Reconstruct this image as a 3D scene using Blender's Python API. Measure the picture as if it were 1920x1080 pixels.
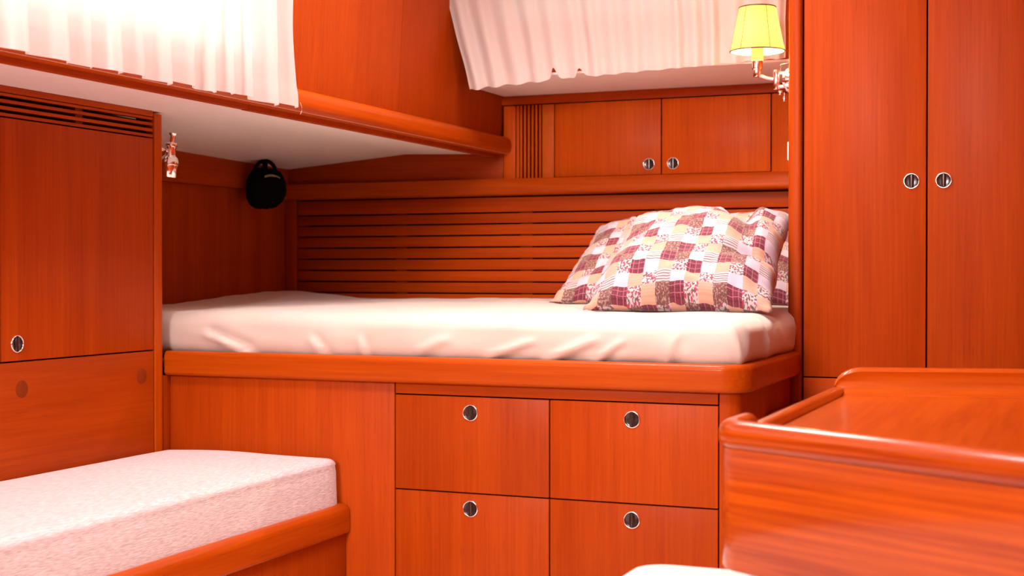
import bpy, bmesh, math, random
from mathutils import Vector, Matrix, noise

random.seed(7)
for o in list(bpy.data.objects):
    bpy.data.objects.remove(o, do_unlink=True)
SC = bpy.context.scene
COL = SC.collection

# ------------------------------------------------------------------ camera
cam_d = bpy.data.cameras.new('camera')
cam = bpy.data.objects.new('camera', cam_d)
COL.objects.link(cam)
cam.location = (0, 0, 0.85)
cam.rotation_euler = (math.radians(90 - 0.65), 0, math.radians(22.24))
cam_d.sensor_width = 36
cam_d.lens = 36 * 2641 / 1920
cam_d.clip_start = 0.05
cam_d.dof.use_dof = True
cam_d.dof.focus_distance = 3.0
cam_d.dof.aperture_fstop = 5.6
SC.camera = cam

# ------------------------------------------------------------------ light
world = bpy.data.worlds.new('world')
SC.world = world
world.use_nodes = True
bg = world.node_tree.nodes['Background']
bg.inputs['Color'].default_value = (0.85, 0.92, 1.0, 1)
bg.inputs['Strength'].default_value = 0.35

SC.view_settings.view_transform = 'Standard'
SC.view_settings.look = 'None'
SC.view_settings.gamma = 1
SC.view_settings.use_curve_mapping = False
SC.view_settings.exposure = 0.0


def area(name, loc, rot, sx, sy, watts, color):
    l = bpy.data.lights.new(name, 'AREA')
    l.shape = 'RECTANGLE'
    l.size, l.size_y = sx, sy
    l.energy = watts
    l.color = color
    o = bpy.data.objects.new(name, l)
    COL.objects.link(o)
    o.location = loc
    o.rotation_euler = [math.radians(a) for a in rot]
    return o


# daylight through the deck hatch, the two curtained windows and an added, unseen side window for fill
area('hatch_daylight', (-0.80, 1.55, 2.06), (0, 0, 0), 0.55, 0.55, 40, (1.0, 0.90, 0.88))
area('berth_hatch_daylight', (-1.08, 2.80, 2.06), (0, 0, 0), 0.45, 0.45, 31, (1.0, 0.90, 0.88))
area('side_window_daylight', (-1.80, 1.75, 1.50), (0, -90, 0), 0.46, 1.6, 12, (1.0, 0.93, 0.88))
area('added_window_fill', (-1.80, -0.3, 1.50), (0, -90, 0), 0.40, 1.1, 4, (1.0, 0.92, 0.90))
area('companionway_daylight', (-1.10, -1.43, 1.64), (90, 0, 0), 0.70, 0.46, 104, (1.0, 0.90, 0.86))
area('rear_window_daylight', (-1.15, 3.75, 1.68), (-90, 0, 0), 0.70, 0.26, 0.5, (1.0, 0.93, 0.88))

# ------------------------------------------------------------------ materials
MAT = {}


def new_mat(name):
    m = bpy.data.materials.new(name)
    m.use_nodes = True
    nt = m.node_tree
    b = nt.nodes['Principled BSDF']
    MAT[name] = m
    return m, nt, b


def rgb(r, g, b):
    def f(c):
        c /= 255.0
        return c / 12.92 if c <= 0.04045 else ((c + 0.055) / 1.055) ** 2.4
    return (f(r), f(g), f(b), 1)


def wood(name, axis, dark, light, rough=0.50, coat=0.04, coat_rough=0.3, contrast=0.85, fine=170, turn=0.0):
    m, nt, b = new_mat(name)
    N, L = nt.nodes, nt.links
    tc = N.new('ShaderNodeTexCoord')
    oi = N.new('ShaderNodeObjectInfo')
    off = N.new('ShaderNodeVectorMath'); off.operation = 'SCALE'
    off.inputs[0].default_value = (13.1, 7.7, 21.3)
    L.new(oi.outputs['Random'], off.inputs['Scale'])
    add = N.new('ShaderNodeVectorMath'); add.operation = 'ADD'
    vr0 = N.new('ShaderNodeVectorRotate'); vr0.rotation_type = 'Z_AXIS'; vr0.inputs['Angle'].default_value = math.radians(turn)
    L.new(tc.outputs['Object'], vr0.inputs['Vector'])
    L.new(vr0.outputs[0], add.inputs[0]); L.new(off.outputs[0], add.inputs[1])

    def noise_tex(long, cross, detail, dist):
        mp = N.new('ShaderNodeMapping')
        s = [cross, cross, cross]
        s['xyz'.index(axis)] = long
        mp.inputs['Scale'].default_value = s
        L.new(add.outputs[0], mp.inputs['Vector'])
        n = N.new('ShaderNodeTexNoise')
        n.inputs['Scale'].default_value = 1.0
        n.inputs['Detail'].default_value = detail
        n.inputs['Distortion'].default_value = dist
        L.new(mp.outputs[0], n.inputs['Vector'])
        return n
    broad = noise_tex(1.1, 16, 3, 0.6)
    finen = noise_tex(4.0, fine, 4, 0.2)
    pore = noise_tex(14.0, fine * 2.6, 2, 0.0)
    mx = N.new('ShaderNodeMath'); mx.operation = 'MULTIPLY_ADD'
    mx.inputs[1].default_value = 0.5
    L.new(finen.outputs['Fac'], mx.inputs[0])
    h = N.new('ShaderNodeMath'); h.operation = 'MULTIPLY'; h.inputs[1].default_value = 0.5
    L.new(broad.outputs['Fac'], h.inputs[0]); L.new(h.outputs[0], mx.inputs[2])
    ramp = N.new('ShaderNodeValToRGB')
    ramp.color_ramp.elements[0].position = 0.5 - 0.16 / contrast
    ramp.color_ramp.elements[1].position = 0.5 + 0.16 / contrast
    ramp.color_ramp.elements[0].color = dark
    ramp.color_ramp.elements[1].color = light
    L.new(mx.outputs[0], ramp.inputs['Fac'])
    pr = N.new('ShaderNodeMapRange')
    pr.inputs['From Min'].default_value = 0.62; pr.inputs['From Max'].default_value = 0.75
    pr.inputs['To Min'].default_value = 1.0; pr.inputs['To Max'].default_value = 0.78
    L.new(pore.outputs['Fac'], pr.inputs['Value'])
    mul = N.new('ShaderNodeMix'); mul.data_type = 'RGBA'; mul.blend_type = 'MULTIPLY'
    mul.inputs['Factor'].default_value = 1
    L.new(ramp.outputs['Color'], mul.inputs['A']); L.new(pr.outputs[0], mul.inputs['B'])
    hsv = N.new('ShaderNodeHueSaturation')
    vr = N.new('ShaderNodeMapRange')
    vr.inputs['To Min'].default_value = 0.92; vr.inputs['To Max'].default_value = 1.08
    L.new(oi.outputs['Random'], vr.inputs['Value']); L.new(vr.outputs[0], hsv.inputs['Value'])
    L.new(mul.outputs['Result'], hsv.inputs['Color'])
    L.new(hsv.outputs[0], b.inputs['Base Color'])
    b.inputs['Roughness'].default_value = rough
    b.inputs['Specular IOR Level'].default_value = 0.08
    b.inputs['Coat Weight'].default_value = coat
    b.inputs['Coat Roughness'].default_value = coat_rough
    bp = N.new('ShaderNodeBump')
    bp.inputs['Strength'].default_value = 0.05
    bp.inputs['Distance'].default_value = 0.001
    L.new(finen.outputs['Fac'], bp.inputs['Height']); L.new(bp.outputs[0], b.inputs['Normal'])
    return m


WD, WL = (0.30, 0.032, 0.0008, 1), (0.41, 0.056, 0.0016, 1)
for ax in 'xyz':
    wood('wood_' + ax, ax, WD, WL)
    wood('solid_' + ax, ax, (0.33, 0.040, 0.001, 1), (0.46, 0.072, 0.002, 1), rough=0.38, coat=0.13, coat_rough=0.14)
wood('lit_wood_z', 'z', (0.43, 0.054, 0.0015, 1), (0.58, 0.094, 0.003, 1))  # wood lightened to imitate more light on the wall cabinet
wood('pale_z', 'z', (0.44, 0.075, 0.007, 1), (0.55, 0.105, 0.010, 1))
wood('desk_x', 'x', (0.33, 0.038, 0.001, 1), (0.48, 0.078, 0.002, 1), rough=0.30, coat=0.7, coat_rough=0.16, contrast=1.2, fine=90)
wood('desk_y', 'y', (0.33, 0.038, 0.001, 1), (0.48, 0.078, 0.002, 1), rough=0.30, coat=0.7, coat_rough=0.16, contrast=1.2, fine=90)
wood('desk_front', 'x', (0.27, 0.030, 0.002, 1), (0.48, 0.078, 0.002, 1), rough=0.30, coat=0.7, coat_rough=0.16, contrast=1.25, fine=170, turn=29.93)
wood('desk_back', 'x', (0.33, 0.038, 0.001, 1), (0.48, 0.078, 0.002, 1), rough=0.30, coat=0.7, coat_rough=0.16, contrast=1.2, fine=90, turn=-14.3)
wood('plug', 'z', (0.19, 0.026, 0.004, 1), (0.23, 0.034, 0.005, 1))
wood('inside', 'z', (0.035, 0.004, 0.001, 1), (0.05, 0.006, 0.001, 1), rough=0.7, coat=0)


def plain(name, col, rough=0.5, metal=0.0, coat=0.0, bump=None):
    m, nt, b = new_mat(name)
    N, L = nt.nodes, nt.links
    tc = N.new('ShaderNodeTexCoord')
    n = N.new('ShaderNodeTexNoise')
    n.inputs['Scale'].default_value = bump[0] if bump else 30
    n.inputs['Detail'].default_value = 4
    L.new(tc.outputs['Object'], n.inputs['Vector'])
    mr = N.new('ShaderNodeMapRange')
    mr.inputs['To Min'].default_value = 0.96; mr.inputs['To Max'].default_value = 1.04
    L.new(n.outputs['Fac'], mr.inputs['Value'])
    mul = N.new('ShaderNodeMix'); mul.data_type = 'RGBA'; mul.blend_type = 'MULTIPLY'
    mul.inputs['Factor'].default_value = 1
    mul.inputs['A'].default_value = col
    L.new(mr.outputs[0], mul.inputs['B'])
    L.new(mul.outputs['Result'], b.inputs['Base Color'])
    b.inputs['Roughness'].default_value = rough
    b.inputs['Metallic'].default_value = metal
    b.inputs['Coat Weight'].default_value = coat
    if bump:
        bp = N.new('ShaderNodeBump')
        bp.inputs['Strength'].default_value = bump[1]
        bp.inputs['Distance'].default_value = bump[2]
        L.new(n.outputs['Fac'], bp.inputs['Height']); L.new(bp.outputs[0], b.inputs['Normal'])
    return m


plain('headliner', (0.93, 0.86, 0.82, 1), 0.5)
plain('chrome', (0.95, 0.93, 0.93, 1), 0.13, 1.0)
plain('dark_metal', (0.030, 0.014, 0.011, 1), 0.22, 0.25, 0.3)
plain('bag_black', (0.0035, 0.003, 0.003, 1), 1.0, 0, 0, (300, 0.4, 0.001))
plain('bag_strip', (0.42, 0.33, 0.28, 1), 0.6)
MAT['bag_black'].node_tree.nodes['Principled BSDF'].inputs['Specular IOR Level'].default_value = 0.1
plain('trim_dark', (0.06, 0.02, 0.012, 1), 0.6)
plain('white_plastic', (0.8, 0.76, 0.74, 1), 0.35)
plain('sheet', (0.60, 0.50, 0.435, 1), 0.55, 0, 0, (420, 0.15, 0.0006))
plain('bounce_carpet', (0.82, 0.71, 0.64, 1), 0.9, 0, 0, (260, 0.6, 0.002))  # made-up pale floor covering, bounces light up to the soffit
plain('seat_white', (0.66, 0.58, 0.54, 1), 0.5)
plain('black_void', (0.006, 0.003, 0.002, 1), 0.9)
MAT['sheet'].node_tree.nodes['Principled BSDF'].inputs['Sheen Weight'].default_value = 0.4


def weave():
    m, nt, b = new_mat('cushion_fabric')
    N, L = nt.nodes, nt.links
    tc = N.new('ShaderNodeTexCoord')
    mp = N.new('ShaderNodeMapping'); mp.inputs['Scale'].default_value = (700, 55, 900)
    L.new(tc.outputs['Object'], mp.inputs['Vector'])
    n = N.new('ShaderNodeTexNoise'); n.inputs['Scale'].default_value = 1; n.inputs['Detail'].default_value = 3
    L.new(mp.outputs[0], n.inputs['Vector'])
    r = N.new('ShaderNodeValToRGB')
    r.color_ramp.elements[0].position = 0.36; r.color_ramp.elements[1].position = 0.64
    r.color_ramp.elements[0].color = (0.46, 0.35, 0.34, 1)
    r.color_ramp.elements[1].color = (0.72, 0.60, 0.62, 1)
    L.new(n.outputs['Fac'], r.inputs['Fac']); L.new(r.outputs[0], b.inputs['Base Color'])
    b.inputs['Roughness'].default_value = 0.75
    b.inputs['Sheen Weight'].default_value = 0.3
    bp = N.new('ShaderNodeBump'); bp.inputs['Strength'].default_value = 0.5; bp.inputs['Distance'].default_value = 0.0015
    L.new(n.outputs['Fac'], bp.inputs['Height']); L.new(bp.outputs[0], b.inputs['Normal'])


weave()


def cloth_translucent(name, col, tcol, mix):
    m, nt, b = new_mat(name)
    N, L = nt.nodes, nt.links
    out = N['Material Output']
    tc = N.new('ShaderNodeTexCoord')
    n = N.new('ShaderNodeTexNoise'); n.inputs['Scale'].default_value = 500; n.inputs['Detail'].default_value = 3
    L.new(tc.outputs['Object'], n.inputs['Vector'])
    bp = N.new('ShaderNodeBump'); bp.inputs['Strength'].default_value = 0.12; bp.inputs['Distance'].default_value = 0.0006
    L.new(n.outputs['Fac'], bp.inputs['Height'])
    b.inputs['Base Color'].default_value = col
    b.inputs['Roughness'].default_value = 0.8
    b.inputs['Specular IOR Level'].default_value = 0.2
    L.new(bp.outputs[0], b.inputs['Normal'])
    t = N.new('ShaderNodeBsdfTranslucent'); t.inputs['Color'].default_value = tcol
    mx = N.new('ShaderNodeMixShader'); mx.inputs[0].default_value = mix
    L.new(b.outputs[0], mx.inputs[1]); L.new(t.outputs[0], mx.inputs[2]); L.new(mx.outputs[0], out.inputs['Surface'])


cloth_translucent('curtain', (0.74, 0.67, 0.63, 1), (0.86, 0.82, 0.76, 1), 0.42)
cloth_translucent('lamp_shade', (0.82, 0.66, 0.22, 1), (0.98, 0.86, 0.42, 1), 0.72)

m, nt, b = new_mat('bulb')
b.inputs['Emission Color'].default_value = (1.0, 0.80, 0.48, 1)
b.inputs['Emission Strength'].default_value = 3400
m, nt, b = new_mat('glass')
b.inputs['Transmission Weight'].default_value = 1.0
b.inputs['Roughness'].default_value = 0.02
b.inputs['IOR'].default_value = 1.1
# a lamp sleeve that glows softly with the bulb above it
cloth_translucent('sleeve', (0.85, 0.62, 0.38, 1), (0.9, 0.65, 0.35, 1), 0.5)


# patchwork prints
def print_mat(name, kind, base, inks, scale=1.0):
    m, nt, b = new_mat(name)
    N, L = nt.nodes, nt.links
    uv = N.new('ShaderNodeUVMap'); uv.uv_map = 'UVMap'
    b.inputs['Roughness'].default_value = 0.8
    b.inputs['Sheen Weight'].default_value = 0.2
    sep = N.new('ShaderNodeSeparateXYZ'); L.new(uv.outputs[0], sep.inputs[0])

    def wave(sock, freq, width, phase=0.0):
        a = N.new('ShaderNodeMath'); a.operation = 'MULTIPLY_ADD'
        a.inputs[1].default_value = freq; a.inputs[2].default_value = phase
        L.new(sock, a.inputs[0])
        fr = N.new('ShaderNodeMath'); fr.operation = 'FRACT'; L.new(a.outputs[0], fr.inputs[0])
        lt = N.new('ShaderNodeMath'); lt.operation = 'LESS_THAN'; lt.inputs[1].default_value = width
        L.new(fr.outputs[0], lt.inputs[0])
        return lt.outputs[0]

    def mix(fac, a, c):
        mm = N.new('ShaderNodeMix'); mm.data_type = 'RGBA'
        if fac is not None:
            L.new(fac, mm.inputs['Factor'])
        if isinstance(a, tuple): mm.inputs['A'].default_value = a
        else: L.new(a, mm.inputs['A'])
        mm.inputs['B'].default_value = c
        return mm.outputs['Result']

    def blobs(scale, lo, hi, kind='noise'):
        if kind == 'noise':
            n = N.new('ShaderNodeTexNoise'); n.inputs['Scale'].default_value = scale; n.inputs['Detail'].default_value = 2
            L.new(uv.outputs[0], n.inputs['Vector']); s = n.outputs['Fac']
        else:
            n = N.new('ShaderNodeTexVoronoi'); n.inputs['Scale'].default_value = scale
            L.new(uv.outputs[0], n.inputs['Vector']); s = n.outputs['Distance']
        mr = N.new('ShaderNodeMapRange')
        mr.inputs['From Min'].default_value = lo; mr.inputs['From Max'].default_value = hi
        L.new(s, mr.inputs['Value'])
        return mr.outputs[0]
    c = base
    if kind == 'stripe':
        c = mix(wave(sep.outputs[1], 5.0, 0.34), c, inks[0])
    elif kind == 'faint':
        c = mix(wave(sep.outputs[1], 5.0, 0.4), c, inks[0])
    elif kind == 'plaid':
        c = mix(wave(sep.outputs[0], 5.0, 0.3), c, inks[0])
        c = mix(wave(sep.outputs[1], 5.0, 0.3, 0.3), c, inks[0])
        c = mix(wave(sep.outputs[0], 2.5, 0.10, 0.1), c, inks[1])
        c = mix(wave(sep.outputs[1], 2.5, 0.10, 0.2), c, inks[1])
    elif kind == 'floral':
        c = mix(blobs(6.5, 0.51, 0.55), c, inks[1])
        c = mix(blobs(4.6, 0.40, 0.32, 'vor'), c, inks[0])
    elif kind == 'paisley':
        c = mix(blobs(8.0, 0.52, 0.56), c, inks[0])
        c = mix(blobs(14.0, 0.56, 0.6), c, inks[1])
    if isinstance(c, tuple):
        b.inputs['Base Color'].default_value = c
    else:
        L.new(c, b.inputs['Base Color'])
    return m


print_mat('patch_peach', 'faint', (0.54, 0.30, 0.215, 1), [(0.49, 0.265, 0.19, 1)])
print_mat('patch_white', 'plain', (0.50, 0.41, 0.50, 1), [])
print_mat('patch_brown', 'paisley', (0.15, 0.055, 0.05, 1), [(0.34, 0.20, 0.17, 1), (0.10, 0.03, 0.03, 1)])
print_mat('patch_plaid', 'plaid', (0.17, 0.014, 0.040, 1), [(0.09, 0.008, 0.022, 1), (0.40, 0.12, 0.17, 1)])
print_mat('patch_floral', 'floral', (0.49, 0.41, 0.44, 1), [(0.36, 0.03, 0.09, 1), (0.12, 0.07, 0.05, 1)])
print_mat('patch_stripe', 'stripe', (0.49, 0.40, 0.43, 1), [(0.16, 0.09, 0.08, 1)])

# ------------------------------------------------------------------ builders
OFF = {}


def thing(name, label, cat, loc, group=None):
    o = bpy.data.objects.new(name, None)
    o.empty_display_size = 0.05
    COL.objects.link(o)
    o.location = loc
    o['label'] = label
    o['category'] = cat
    if group:
        o['group'] = group
    OFF[o.name] = Vector(loc)
    return o


def tag(o, label, cat, group=None):
    o['label'] = label; o['category'] = cat
    if group: o['group'] = group
    return o


def obj(name, bm, mat, parent=None, smooth=True, loc=None, angle=40, label=None):
    """one mesh object; bm is in world coordinates and is shifted to the parent's frame"""
    off = OFF[parent.name] if parent else Vector(loc or (0, 0, 0))
    if off.length:
        bmesh.ops.translate(bm, verts=bm.verts, vec=-off)
    bmesh.ops.recalc_face_normals(bm, faces=bm.faces)
    me = bpy.data.meshes.new(name)
    bm.to_mesh(me); bm.free()
    for mm in (mat if isinstance(mat, (list, tuple)) else [mat]):
        me.materials.append(MAT[mm])
    if smooth:
        me.shade_smooth()
        me.set_sharp_from_angle(angle=math.radians(angle))
    o = bpy.data.objects.new(name, me)
    COL.objects.link(o)
    if parent:
        o.parent = parent
    elif loc:
        o.location = loc
    if label:
        o['label'] = label
    OFF[o.name] = off.copy()
    return o


def struct(name, bm, mat, label, parent=None, **k):
    o = obj(name, bm, mat, parent, **k)
    if not parent:
        o['kind'] = 'structure'
        o['label'] = label
        o['category'] = name.split('_')[0]
    return o


def BM():
    return bmesh.new()


def box(bm, x0, x1, y0, y1, z0, z1, bev=0.0015, seg=2):
    vs = [bm.verts.new((x, y, z)) for x in (x0, x1) for y in (y0, y1) for z in (z0, z1)]
    q = [(0, 1, 3, 2), (4, 6, 7, 5), (0, 4, 5, 1), (2, 3, 7, 6), (0, 2, 6, 4), (1, 5, 7, 3)]
    fs = [bm.faces.new([vs[i] for i in f]) for f in q]
    if bev:
        es = list({e for f in fs for e in f.edges})
        bmesh.ops.bevel(bm, geom=es, offset=bev, segments=seg, affect='EDGES', profile=0.5, clamp_overlap=True)
    return bm


def B(*a, **k):
    return box(BM(), *a, **k)


def lathe(bm, prof, org, axis=(0, 0, 1), seg=32, cap=True):
    rot = Vector((0, 0, 1)).rotation_difference(Vector(axis)).to_matrix()
    org = Vector(org)
    rings = []
    for r, h in prof:
        rings.append([bm.verts.new(org + rot @ Vector((r * math.cos(2 * math.pi * i / seg), r * math.sin(2 * math.pi * i / seg), h))) for i in range(seg)])
    for a, c in zip(rings, rings[1:]):
        for i in range(seg):
            bm.faces.new((a[i], a[(i + 1) % seg], c[(i + 1) % seg], c[i]))
    if cap:
        for rg in (rings[0], rings[-1]):
            bm.faces.new(rg)
    return bm


def tube(bm, pts, r, seg=12):
    pts = [Vector(p) for p in pts]
    rings = []
    up = Vector((0, 0, 1))
    for i, p in enumerate(pts):
        d = (pts[min(i + 1, len(pts) - 1)] - pts[max(i - 1, 0)]).normalized()
        a = d.cross(up)
        if a.length < 0.05: a = d.cross(Vector((1, 0, 0)))
        a.normalize(); c = d.cross(a).normalized()
        rr = r[i] if isinstance(r, (list, tuple)) else r
        rings.append([bm.verts.new(p + rr * (a * math.cos(2 * math.pi * k / seg) + c * math.sin(2 * math.pi * k / seg))) for k in range(seg)])
    for a, c in zip(rings, rings[1:]):
        for i in range(seg):
            bm.faces.new((a[i], a[(i + 1) % seg], c[(i + 1) % seg], c[i]))
    bm.faces.new(rings[0]); bm.faces.new(rings[-1])
    return bm


def fillet(pts, radii, n=10):
    """2D polyline with rounded inner corners"""
    out = [Vector(pts[0])]
    for i in range(1, len(pts) - 1):
        p0, p1, p2 = Vector(pts[i - 1]), Vector(pts[i]), Vector(pts[i + 1])
        d0 = (p0 - p1).normalized(); d1 = (p2 - p1).normalized()
        ang = d0.angle(d1)
        r = radii[i - 1]
        t = r / math.tan(ang / 2)
        c = p1 + (d0 + d1).normalized() * (r / math.sin(ang / 2))
        a, bq = p1 + d0 * t, p1 + d1 * t
        for k in range(n + 1):
            f = k / n
            v0, v1 = a - c, bq - c
            th = v0.angle(v1)
            v = (v0 * math.sin((1 - f) * th) + v1 * math.sin(f * th)) / math.sin(th)
            out.append(c + v)
    out.append(Vector(pts[-1]))
    return out


def sweep(bm, path, prof, scales=None, cap=True):
    """path: 2D points (xy); prof: closed loop of (n, z), n along the right-hand normal of travel"""
    rings = []
    n = len(path)
    for i, p in enumerate(path):
        p = Vector(p)
        if i == 0: t = (Vector(path[1]) - p).normalized(); k = 1
        elif i == n - 1: t = (p - Vector(path[-2])).normalized(); k = 1
        else:
            t0 = (p - Vector(path[i - 1])).normalized(); t1 = (Vector(path[i + 1]) - p).normalized()
            t = (t0 + t1).normalized(); k = 1 / max(0.3, t.dot(t1))
        nr = Vector((t.y, -t.x))
        ring = []
        for a, z in prof:
            if scales: a, z = scales(i, a, z)
            ring.append(bm.verts.new((p.x + nr.x * a * k, p.y + nr.y * a * k, z)))
        rings.append(ring)
    m = len(prof)
    for a, c in zip(rings, rings[1:]):
        for i in range(m):
            bm.faces.new((a[i], a[(i + 1) % m], c[(i + 1) % m], c[i]))
    if cap:
        bm.faces.new(rings[0]); bm.faces.new(rings[-1])
    return bm


def round_rect(x0, x1, y0, y1, r, n=6):
    """closed loop; r = (x0y0, x1y0, x1y1, x0y1)"""
    out = []
    for (cx, cy, a0), rr in zip(((x0, y0, 180), (x1, y0, 270), (x1, y1, 0), (x0, y1, 90)), r):
        sx = 1 if cx == x0 else -1; sy = 1 if cy == y0 else -1
        if rr <= 0:
            out.append((cx, cy)); continue
        for k in range(n + 1):
            a = math.radians(a0 + 90 * k / n)
            out.append((cx + sx * rr + rr * math.cos(a), cy + sy * rr + rr * math.sin(a)))
    return out


def rounded_box(bm, lo, hi, r, step, disp=None, rz=None):
    """softly rounded box made of a fine grid; disp(p, n) -> offset vector"""
    lo, hi = Vector(lo), Vector(hi)
    R = r if isinstance(r, (tuple, list)) else (r, r, r)
    ns = [max(3, int((hi[i] - lo[i]) / step)) for i in range(3)]
    # parameter lists that are denser near the edges
    def params(i):
        L = hi[i] - lo[i]; rr = R[i]
        q = 5
        inner = ns[i]
        return [rr * (1 - math.cos(math.pi / 2 * k / q)) / 1.0 for k in range(q)] + \
               [rr + (L - 2 * rr) * k / inner for k in range(inner + 1)] + \
               [L - rr + rr * math.sin(math.pi / 2 * (k + 1) / q) for k in range(q)]
    P = [params(i) for i in range(3)]
    cache = {}

    def vert(i, j, k):
        key = (i, j, k)
        if key in cache: return cache[key]
        p = Vector((lo.x + P[0][i], lo.y + P[1][j], lo.z + P[2][k]))
        q = Vector([min(max(p[a], lo[a] + R[a]), hi[a] - R[a]) for a in range(3)])
        d = p - q
        e = Vector([d[a] / R[a] for a in range(3)])
        if e.length > 1e-6:
            m_ = max(abs(e.x), abs(e.y), abs(e.z))
            e = e.normalized()
        w = q + Vector([e[a] * R[a] for a in range(3)])
        nrm = Vector([e[a] / R[a] for a in range(3)]).normalized()
        if disp: w = w + disp(w, nrm)
        v = bm.verts.new(w); cache[key] = v
        return v
    N0, N1, N2 = (len(x) - 1 for x in P)
    for (a, bq, fixed) in ((0, 1, 2), (0, 2, 1), (1, 2, 0)):
        for f in (0, (N0, N1, N2)[fixed]):
            for u in range((N0, N1, N2)[a]):
                for v in range((N0, N1, N2)[bq]):
                    idx = []
                    for du, dv in ((0, 0), (1, 0), (1, 1), (0, 1)):
                        t = [0, 0, 0]; t[a] = u + du; t[bq] = v + dv; t[fixed] = f
                        idx.append(vert(*t))
                    if len(set(idx)) == 4:
                        bm.faces.new(idx)
    return bm


# latch: chrome ring, dark cup with an upright finger bar (shared meshes, facing -Y)
def latch_meshes():
    bm = BM()
    lathe(bm, [(0.0148, -0.001), (0.0184, -0.001), (0.0184, 0.0012), (0.0176, 0.0030), (0.0166, 0.0038), (0.0156, 0.0034), (0.0150, 0.0020), (0.0148, -0.001)], (0, 0, 0), (0, -1, 0), 40, cap=False)
    bmesh.ops.recalc_face_normals(bm, faces=bm.faces)
    ring = bpy.data.meshes.new('latch_ring'); bm.to_mesh(ring); bm.free()
    ring.materials.append(MAT['chrome']); ring.shade_smooth()
    bm = BM()
    prof = [(0.0151 * math.sin(math.pi / 2 * k / 7), 0.0002 + 0.0015 * (1 - math.cos(math.pi / 2 * k / 7))) for k in range(1, 8)]
    lathe(bm, prof, (0, 0, 0), (0, -1, 0), 40, cap=False)
    c = bm.verts.new((0, -0.0002, 0))
    bm.verts.ensure_lookup_table()
    for i in range(40):
        bm.faces.new((bm.verts[i], bm.verts[(i + 1) % 40], c))
    # upright bar, half round
    rows = []
    for k in range(9):
        z = -0.0138 + 0.0276 * k / 8
        w = 0.0060 * (0.75 + 0.25 * math.cos(z / 0.0138 * 1.3))
        rows.append([bm.verts.new((w * math.cos(math.pi * i / 8), -0.0006 - 0.0042 * math.sin(math.pi * i / 8), z)) for i in range(9)])
    for a, d in zip(rows, rows[1:]):
        for i in range(8):
            bm.faces.new((a[i], a[i + 1], d[i + 1], d[i]))
    for rw in (rows[0], rows[-1]): bm.faces.new(rw)
    bmesh.ops.recalc_face_normals(bm, faces=bm.faces)
    cup = bpy.data.meshes.new('latch_button'); bm.to_mesh(cup); bm.free()
    cup.materials.append(MAT['dark_metal']); cup.shade_smooth(); cup.set_sharp_from_angle(angle=math.radians(50))
    return ring, cup


LATCH = latch_meshes()


def latch(door, pos, facing):
    rz = {'-y': 0, '+x': math.pi / 2}[facing]
    for me, nm in zip(LATCH, ('latch_ring', 'latch_button')):
        o = bpy.data.objects.new(nm, me)
        COL.objects.link(o)
        o.parent = door
        o.location = Vector(pos) - OFF[door.name]
        o.rotation_euler = (0, 0, rz)
        if nm == 'latch_ring': o['label'] = 'polished chrome latch ring'
        else: o['label'] = 'dark push button with upright finger bar'


# ------------------------------------------------------------------ the room
struct('floor', B(-2.6, 0.75, -1.4, 4.2, -0.04, 0.0, bev=0), 'bounce_carpet', 'unseen cabin floor, made pale to bounce light')
# headliner with the hatch opening
HATCHES = [(-1.10, -0.50, 1.25, 1.85), (-1.33, -0.83, 2.55, 3.05)]
bm = BM()
ys_ = [-1.4, 1.25, 1.85, 2.55, 3.05, 4.2]
for k in range(5):
    hh = [h for h in HATCHES if abs(h[2] - ys_[k]) < 1e-6]
    spans = [(-2.6, hh[0][0]), (hh[0][1], 0.75)] if hh else [(-2.6, 0.75)]
    for x0, x1 in spans:
        box(bm, x0, x1, ys_[k], ys_[k + 1], 1.95, 1.99, bev=0)
ceil = struct('ceiling', bm, 'headliner', 'white cabin headliner overhead with two deck hatches')
for hx0, hx1, hy0, hy1 in HATCHES:
    bm = BM()
    for a in ((hx0, hx0 + .03, hy0, hy1), (hx1 - .03, hx1, hy0, hy1), (hx0 + .03, hx1 - .03, hy0, hy0 + .03), (hx0 + .03, hx1 - .03, hy1 - .03, hy1)):
        box(bm, *a, 1.93, 2.055, bev=0.003)
    struct('hatch_frame', bm, 'solid_y', '', ceil)

o = struct('wall_right', B(0.62, 0.68, -1.4, 4.2, 0, 1.95, bev=0), 'wood_z', 'varnished wooden wall on the starboard side')
bm = BM()
for a in ((-2.6, -1.48, 0, 1.95), (-0.72, 0.62, 0, 1.95), (-1.48, -0.72, 1.89, 1.95), (-1.48, -0.72, 0, 1.39)):
    box(bm, a[0], a[1], -1.46, -1.40, a[2], a[3], bev=0)
struct('wall_front', bm, 'wood_z', 'varnished wooden bulkhead with the open companionway high up')

struct('wall_left_lower', B(-2.10, -2.02, -1.4, 0.59, 0, 1.21, bev=0), 'wood_z', 'varnished side wall below the soffit near the companionway')
# side bulkhead above the soffit rail: leaning veneered panels with window openings
def lean(z):
    return -1.675 + 0.055 * (z - 1.25)


def lean_panel(bm, y0, y1, z0, z1, t=0.018):
    vs = []
    for y in (y0, y1):
        for z in (z0, z1):
            for dx in (0, -t):
                vs.append(bm.verts.new((lean(z) + dx, y, z)))
    a = vs
    for f in ((0, 2, 6, 4), (1, 5, 7, 3), (0, 4, 5, 1), (2, 3, 7, 6), (0, 1, 3, 2), (4, 6, 7, 5)):
        bm.faces.new([a[i] for i in f])
    return bm


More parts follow.
